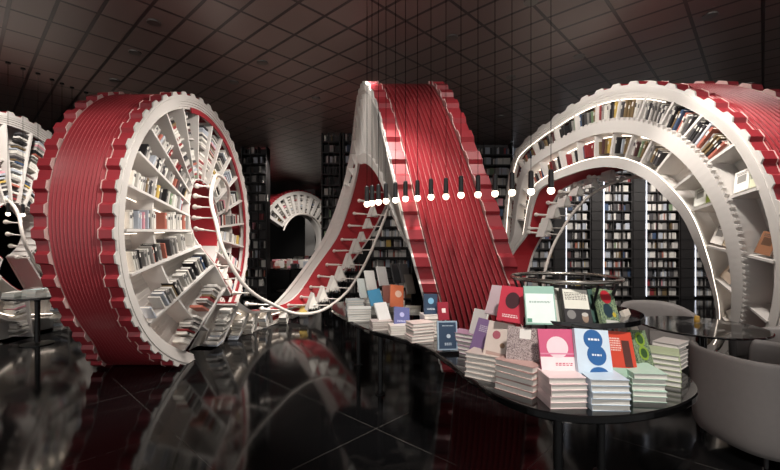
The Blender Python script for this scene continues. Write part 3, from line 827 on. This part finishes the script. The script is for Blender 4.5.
lean(643, 351, 2.32, R(30), R(20), .15, .24, .02, MOS, 'green patterned book with oval emblems at the right of the lower tier', G1, (('c', (140, 170, 60), 0, .28, .3, .9), ('c', (140, 170, 60), .02, -.05, .3, .9), ('c', (60, 90, 50), 0, .28, .2, .9), ('c', (60, 90, 50), .02, -.05, .2, .9)), R(-8))
lean(478, 322, 2.95, R(-60), R(18), .14, .19, .02, cov((206, 200, 198)), 'white book leaning at the far left behind the purple one', G1)
# leaning books, upper tier
lean(497, 300, 2.62, R(-52), R(24), .14, .2, .02, cov((200, 178, 184)), 'pale pink book at the far left of the upper tier', G2)
lean(512, 304, 2.44, R(-32), R(22), .16, .22, .024, cov((196, 58, 76)), 'red book with a dark tree picture on the upper tier', G2, (('c', (70, 40, 46), .0, .1, .27, 1.2), ('t', (236, 216, 216), -.3, .3, -.3, 2, .03)), R(-3))
lean(540, 305, 2.32, R(-8), R(22), .17, .225, .026, cov((140, 178, 164)), 'white and sea green book front left of the upper tier', G2, (('r', (226, 238, 234), -.46, .46, -.46, .3), ('r', (90, 150, 126), -.45, -.3, -.45, -.35), ('t', (120, 150, 140), -.35, .35, .1, 2, .015)))
lean(563, 306, 2.37, R(4), R(22), .13, .22, .02, cov((206, 204, 194)), 'grey ruled book half hidden behind the book with a portrait', G2, (('t', (120, 116, 110), -.4, .4, .4, 7, .02),))
lean(577, 307, 2.31, R(8), R(22), .165, .225, .026, cov((52, 50, 52)), 'black and cream book with a portrait on the upper tier', G2, (('r', (222, 220, 208), -.46, .46, -.05, .46), ('t', (120, 116, 110), -.4, .4, .38, 5, .025), ('c', (128, 126, 124), -.25, -.2, .16), ('c', (150, 128, 112), .25, -.27, .12, 1.45), ('c', (190, 186, 180), .25, -.19, .12, .6)), R(-4))
lean(597, 306, 2.42, R(22), R(22), .13, .21, .02, cov((70, 96, 88)), 'dark teal book behind the colourful book on the upper tier', G2)
lean(608, 307, 2.38, R(26), R(22), .15, .22, .024, MOS, 'colourful green and red illustrated book at the right of the upper tier', G2, (('c', (176, 40, 52), .0, .28, .3, .9), ('c', (40, 60, 70), -.05, -.1, .26, 1.1), ('c', (190, 170, 60), .25, -.2, .1), ('r', (206, 206, 200), -.3, .4, -.46, -.36)), R(-9))
lean(632, 323, 2.55, R(45), R(25), .13, .18, .02, cov((216, 208, 196)), 'cream book peeking out at the right end of the upper tier', G2)
# ------------------------------------------------------------------ books on the far lobe of the table
G4 = 'book stacks on the far end of the curved table'; G5 = 'books propped up on the far end of the curved table'
FST = [(354, 314, 5, (.2, .2), (196, 206, 208), 'the tallest stack at the far left table corner', .2),
       (359, 324, 5, (.24, .18), (216, 216, 212), 'the stack in front of the far left corner stack', .1),
       (372, 306, 6, (.22, .2), (206, 202, 198), 'the pale stack behind the blue propped book', .3),
       (381, 333, 4, (.2, .16), (200, 186, 180), 'the low stack under the white folded book', .25),
       (398, 338, 4, (.16, .15), (214, 206, 198), 'the low stack under the violet propped book', .15),
       (420, 345, 6, (.2, .16), (206, 186, 180), 'the neat stack at the middle of the table front edge', .35),
       (394, 315, 5, (.2, .18), (190, 180, 176), 'the stack under the orange propped book', .4),
       (413, 318, 4, (.18, .18), (206, 200, 190), 'the stack behind the violet propped book', -.1),
       (392, 297, 5, (.2, .18), (186, 176, 172), 'the dim stack at the back of the far table end', .1),
       (365, 296, 5, (.2, .2), (180, 184, 184), 'the back left stack of the far table end', .5)]
for px, py, nn, (w, h), rgb, nm, rz in FST:
    p = on_plane(px, py-3, .75); stack(p.x, p.y+h*.4, .7505, nn, w, h, .026 if nn > 4 else .02, rz, [rgb, tuple(int(v*.93) for v in rgb)], nm, G4)
lean(375.5, 297, 4.35, R(25), R(22), .15, .17, .02, cov((66, 132, 168)), 'bright blue book propped among the far stacks', G5, (), R(8))
lean(397, 296, 4.3, R(20), R(18), .15, .24, .02, cov((206, 112, 76)), 'orange book propped upright near the middle of the far table end', G5, (('c', (226, 190, 170), .1, .1, .25),), R(-8))
lean(389, 294, 4.5, R(15), R(18), .14, .2, .02, cov((120, 70, 60)), 'dark red book propped behind the orange book', G5)
lean(383, 312, 3.9, R(35), R(30), .14, .2, .02, cov((222, 220, 218)), 'white book propped open in front of the bright blue book', G5)
lean(402, 316.5, 3.72, R(18), R(25), .15, .18, .02, cov((88, 92, 142)), 'violet starry book propped near the table front edge', G5, (('c', (170, 170, 210), 0, .1, .15), ('t', (190, 190, 220), -.3, .3, -.2, 2, .03)), R(-8))
lean(431, 304, 3.55, R(15), R(12), .125, .18, .025, cov((44, 62, 84)), 'dark teal book standing on a little stand before the red ribbon', G5, (('c', (120, 170, 200), 0, .15, .22), ('t', (190, 200, 210), -.3, .3, -.2, 2, .03)), R(-3))
lean(443.5, 311, 3.5, R(15), R(12), .1, .155, .02, cov((140, 36, 52)), 'small crimson book standing behind the framed blue book', G5, (('r', (226, 210, 206), -.15, .2, -.1, .15),))
lean(447.5, 335.5, 3.02, R(8), R(10), .155, .215, .02, cov((150, 168, 184)), 'framed slate blue book standing alone at the table front edge', G5, (('r', (48, 66, 88), -.43, .43, -.45, .45), ('t', (190, 200, 210), -.25, .3, .35, 1, .03), ('c', (180, 190, 200), .05, -.02, .1), ('t', (190, 200, 210), -.15, .2, -.25, 2, .03)), R(-1))
for i, (px, py, rgb, nm) in enumerate(((371, 280, (214, 212, 208), 'tall white book'), (383, 276, (196, 192, 190), 'grey book'), (397, 273, (40, 40, 42), 'black book'), (405, 273, (60, 58, 60), 'charcoal book'), (364, 288, (200, 206, 204), 'pale book'), (410, 284, (110, 104, 98), 'dull brown book'))):
    lean(px, py, 4.9, R(50), R(18), .16, .24, .02, cov(rgb), nm+' standing at an angle at the back of the far table end', G5, (), R(-4))
# easel blocks under free standing ones
def easel(p, w, label):
    root = thing('book_easel', label, 'book stand', p, R(8)); mb = MB(); mb.box(-w/2, w/2, -.035, .05, 0, .012); mb.box(-w/2, w/2, -.045, -.035, 0, .022); mb.build('foot', BLACKG, root)
    mb = MB(); mb.loops([[Vector((-.03, .03, .01)), Vector((.03, .03, .01)), Vector((.03, .045, .01)), Vector((-.03, .045, .01))], [Vector((-.03, .07, .16)), Vector((.03, .07, .16)), Vector((.03, .08, .16)), Vector((-.03, .08, .16))]]); mb.build('back_rest', BLACKG, root)
p = unproj(447.5, 335.5, 3.02); easel((p.x, p.y-.01, .7505), .15, 'black easel holding the framed slate blue book')
p = unproj(431, 304, 3.55); 
stack(p.x, p.y+.02, .7505, 6, .16, .17, .032, .2, [(196, 188, 182)], 'the stack carrying the dark teal book', G4)

# ------------------------------------------------------------------ chairs and cafe table
def tub_chair(loc, rz, label, hback=.79, w=.42, dep=.42, harm=.66):
    root = thing('tub_chair', label, 'chair', loc, rz)
    # shell: U in plan, open toward +y (the sitter looks to +y)
    rings = []
    A = frng(-150, 150, 10)
    def prof(a):
        k = max(0, math.cos(R(a*.62))); top = harm+(hback-harm)*(k**1.5)
        rx, ry = w, dep
        # straight arms: superellipse
        c, s_ = math.cos(R(a)), math.sin(R(a)); e = .75
        x = rx*math.copysign(abs(s_)**e, s_); y = -ry*math.copysign(abs(c)**e, c)
        return x, y, top
    for a in A:
        x, y, top = prof(a); r = math.hypot(x, y); nx, ny = x/r, y/r; th = .055
        ring = []
        for f, z in ((.9, .07), (.97, .15), (1.0, .42), (1.02, top-.05), (1.01, top-.012), (.975, top)):
            ring.append(Vector((x*f, y*f, z)))
        for z, d in ((top-.012, th), (top-.06, th+.01), (.42, th+.012), (.15, th+.02), (.07, th+.04)):
            f = 1-d/r; ring.append(Vector((x*f, y*f, z)))
        rings.append(ring)
    mb = MB(); mb.loops(rings); o = mb.build('shell', GREY, root, smooth=True); subsurf(o, 1)
    mb = MB(); seat = [(w*.8*math.copysign(abs(math.sin(a))**.7, math.sin(a)), dep*.86*math.copysign(abs(math.cos(a))**.7, math.cos(a))+.02) for a in [i*math.pi/14 for i in range(28)]]
    mb.loops([[Vector((x*k, y*k, z)) for x, y in seat] for k, z in ((.8, .16), (.9, .2), (1, .38), (.97, .425), (.85, .44), (.4, .445))]); o = mb.build('seat_cushion', GREYD, root, smooth=True)
    for sx, sy in ((-1, -1), (1, -1), (1, 1), (-1, 1)):
        mb = MB(); mb.tube([Vector((sx*w*.62, sy*dep*.6, .165)), Vector((sx*w*.64, sy*dep*.62, .002))], [.018, .012], 10); mb.build('leg', BLACKM, root)
    return root
tub_chair((2.88, 3.08, 0), R(4), 'large grey upholstered tub chair in the right foreground, back to the camera', hback=.76, harm=.75, w=.42, dep=.43)
tub_chair((3.28, 4.88, 0), R(168), 'grey tub chair left of the round cafe table, behind the near table books', hback=.82, harm=.66, w=.39, dep=.38)
tub_chair((3.70, 3.80, 0), R(85), 'grey tub chair at the right photo edge beyond the cafe table', hback=.76, harm=.64, w=.34, dep=.34)
MARB = nodes_tile('black_marble_top', (22, 21, 22), (22, 21, 22), 9, 9, 0, .08, 0, .5, vein=(120, 118, 116))
ct = thing('cafe_table', 'round black marble cafe table between the grey tub chairs', 'table', (3.09, 3.97, 0))
mb = MB(); mb.lathe([(.001, .725), (.50, .725), (.53, .735), (.53, .745), (.52, .75), (.001, .75)], seg=64); mb.build('tabletop', MARB, ct)
mb = MB(); mb.lathe([(.09, .725), (.05, .68), (.04, .3), (.06, .05), (.22, .02), (.22, .003), (.001, .003)], seg=32); mb.build('pedestal', BLACKG, ct)
mb = MB(); mb.lathe([(.001, 0), (.025, 0), (.027, .02), (.022, .06), (.015, .065), (.001, .065)], Matrix.Identity(4), 16)
o = mb.build('candle_jar', mat('amber', (180, 140, 60), .3)); p = on_plane(697, 322, .75); o.location = (p.x, p.y, .7505); tag(o, 'small amber jar on the round cafe table', 'jar')

# ------------------------------------------------------------------ pendant lamps
CORD = mat('black_cord', (6, 6, 6), 1, spec=0)
def pendant(p, label, group):
    root = thing('pendant_lamp', label, 'lamp', p, 0, group)
    mb = MB(); mb.tube([Vector((0, 0, .16)), Vector((0, 0, CEIL-p[2]-.02))], .0026, 5); mb.build('cord', CORD, root)
    mb = MB(); mb.lathe([(.001, .165), (.012, .165), (.02, .155), (.022, .03), (.024, .02), (.001, .02)], seg=14); mb.build('socket', BLACKM, root)
    mb = MB(); mb.lathe([(.001, -.03), (.014, -.027), (.025, -.016), (.029, 0), (.025, .014), (.018, .026)], seg=16); mb.build('bulb', BULB, root, smooth=True)
    mb = MB(); mb.lathe([(.001, CEIL-p[2]-.025), (.03, CEIL-p[2]-.025), (.03, CEIL-p[2]-.003), (.001, CEIL-p[2]-.003)], seg=14); mb.build('canopy', BLACKM, root)
PX = [(551, 190.5), (531, 191.5), (512, 192.5), (495, 193.5), (478, 194.5), (461, 195), (446, 196.5), (431, 197), (417.5, 198), (405.5, 198.7), (395.5, 200), (386, 201), (378.5, 202), (372, 203), (367, 204)]
for i, (px, py) in enumerate(PX):
    y = min(3.7, 154/(HY-py)); p = unproj(px, py, y)
    pendant((p.x, p.y, p.z), 'bare bulb pendant on a black cord over the curved table, %s from the right' % ORD[i], 'bulb pendants over the curved table')
for i, (px, py) in enumerate(((8, 62), (23, 68), (38, 73), (52, 79), (62, 83), (72, 87), (86, 92))):
    y = (CEIL-EYE)*F/(HY-py); pendant(((px-390)/400*y, y, 1.98), 'bare bulb pendant before the far left wheel, %s from the left' % ORD[i], 'bulb pendants before the far left wheel')

# ------------------------------------------------------------------ downlights
def downlight(px, py, on, label):
    y = (CEIL-EYE)*F/(HY-py); x = (px-390)/400*y
    root = thing('downlight', label, 'ceiling light', (x, y, CEIL-.012))
    mb = MB(); mb.lathe([(.05, -.004), (.075, -.004), (.078, .011), (.05, .011)], seg=28); mb.build('trim_ring', mat('lamp_trim', (120, 116, 112), .3, metal=.6), root)
    mb = MB(); mb.lathe([(.001, .002), (.05, .002), (.05, .01), (.001, .01)], seg=24); mb.build('lens', mat('lens_on', (255, 244, 230), emit=18) if on else mat('lens_off', (170, 160, 150), emit=1.6), root)
for i, (px, py, on) in enumerate(((579, 56, 1), (154, 22, 0), (135, 52, 0), (262, 62, 0), (234, 82, 0), (452, 37, 0), (511, 77, 0), (531, 1, 0), (710, 15, 0), (748, 84, 0), (316, 98, 0), (271, 119, 0), (115, 80, 0), (249, 128, 0), (501, 116, 0))):
    downlight(px, py, on, 'bright glowing round ceiling downlight left of the right arch' if on else 'dim round ceiling downlight, %s' % ['', 'topmost above the left wheel', 'second above the left wheel', 'upper one between left wheel and middle ribbon', 'lower one between left wheel and middle ribbon', 'upper one right of the middle ribbon', 'lower one right of the middle ribbon', 'at the top edge of the photo', 'in the upper right corner', 'above the red shell at the right edge', 'in the middle above the passage', 'lower in the passage near left wheel', 'just above the red wheel shell', 'lowest beside the left wheel', 'small one near the right arch foot'][i])

# ------------------------------------------------------------------ emit the shelved books
RECS.sort(key=lambda r: -r[0])
rest = []
NI = 300-sum(1 for o in bpy.data.objects if o.get('category') == 'book')
print('NI', NI)
for i, (sz, M, ci, label, group) in enumerate(RECS):
    if i < NI:
        o = bpy.data.objects.new('book', BMESH[ci]); C.objects.link(o); o.matrix_world = M; tag(o, label, 'book', group)
    else: rest.append((M, ci))
mb = MB()
for M, ci in rest: mb.box(-.5, .5, -.5, .5, 0, 1, M, mi=ci)
o = mb.build('shelved_books', BM); tag(o, 'small distant books filling the rear shelves of the spiral bookcases', 'books', kind='stuff')
print('shelf books', len(RECS))

# ------------------------------------------------------------------ lights
def spot(loc, tgt, e, ang=60, rad=.12, col=(1, .93, .86), blend=.6):  # added fill spots, unseen and apart from the modelled downlights
    l = bpy.data.lights.new('fill_spot', 'SPOT'); l.energy = e; l.spot_size = R(ang); l.spot_blend = blend; l.shadow_soft_size = rad; l.color = col
    o = bpy.data.objects.new('fill_spot', l); C.objects.link(o); o.location = loc
    o.rotation_euler = (Vector(tgt)-Vector(loc)).to_track_quat('-Z', 'Y').to_euler()
def area(loc, tgt, e, sx, sy, col=(1, .95, .9)):
    l = bpy.data.lights.new('light_panel', 'AREA'); l.energy = e; l.shape = 'RECTANGLE'; l.size = sx; l.size_y = sy; l.color = col
    o = bpy.data.objects.new('light_panel', l); C.objects.link(o); o.location = loc
    o.rotation_euler = (Vector(tgt)-Vector(loc)).to_track_quat('-Z', 'Y').to_euler()
spot((-.4, 4.6, 4.1), (-2.7, 5.8, 1.4), 380, 80)
spot((-.9, 6.6, 4.1), (-2.7, 6.4, 1.0), 170, 80)
spot((-2.9, 2.2, 4.1), (-3.2, 4.2, 1.8), 130, 60)
spot((-.3, 2.6, 4.1), (-2.8, 4.6, .7), 330, 50)
spot((.6, 1.6, 4.1), (.6, 3.9, 1.9), 150, 60)
spot((1.3, 2.2, 4.1), (.8, 3.95, 2.9), 60, 70)
spot((-1.4, 5.0, 4.1), (-1.2, 8.0, .8), 160, 60)
spot((1.3, 4.4, 4.1), (3.4, 5.6, 2.4), 230, 85)
spot((2.3, 3.4, 4.1), (4.0, 4.6, 1.2), 330, 60)
spot((1.15, .9, 4.1), (1.15, 2.4, .9), 540, 50)
spot((-.3, 2.8, 4.1), (-.1, 4.2, .8), 420, 50)
spot((3.0, 3.3, 4.1), (3.1, 4.0, .7), 50, 60)
spot((-4.9, 5.0, 4.1), (-6.2, 6.8, 1.3), 330, 90)
spot((-3.2, 14.5, 4.1), (-3.8, 17.5, 1.6), 420, 70)
spot((-3.6, 19.3, 4.1), (-4.1, 20.6, 1.6), 150, 60)
spot((-3.4, 11.5, 4.1), (-3.2, 12.7, .8), 60, 50)
for x in (4.6, 5.8, 7.0, 8.2): spot((x, 8.6, 4.1), (x, 11.0, 1.3), 170, 90)
spot((-1.3, 4.2, 4.1), (-2.3, 6.6, .2), 260, 45)
spot((-.1, 4.4, 4.1), (-2.2, 6.8, .3), 620, 36)
spot((-6.2, 14.0, 4.1), (-5.0, 17.6, 1.8), 320, 50)
spot((-1.7, 3.6, 4.1), (-.4, 5.0, 2.9), 150, 40)
spot((-.2, 7.0, 4.1), (-1.2, 8.3, .6), 120, 70)
spot((-4.3, 6.4, 4.1), (-6, 7.0, .4), 260, 70)
spot((-3.2, 10.8, 4.1), (-3.2, 12.6, .8), 420, 50)
spot((0, 8.9, 4.1), (0, 10.5, 1.4), 70, 70)

w = bpy.data.worlds.new('World'); bpy.context.scene.world = w; w.use_nodes = True
w.node_tree.nodes['Background'].inputs[0].default_value = (.95, .92, .9, 1)
w.node_tree.nodes['Background'].inputs[1].default_value = .9

# ------------------------------------------------------------------ camera
cd = bpy.data.cameras.new('camera'); cam = bpy.data.objects.new('camera', cd); C.objects.link(cam)
cd.sensor_width = 36; cd.sensor_fit = 'HORIZONTAL'; cd.lens = 36*F/780; cd.shift_y = (HY-235)/780; cd.clip_start = .02
cam.location = (0, 0, EYE); cam.rotation_euler = (R(90), 0, 0)
bpy.context.scene.camera = cam
sc = bpy.context.scene
sc.view_settings.view_transform = 'Standard'; sc.view_settings.look = 'None'; sc.view_settings.gamma = 1; sc.view_settings.exposure = 0
sc.view_settings.use_curve_mapping = False
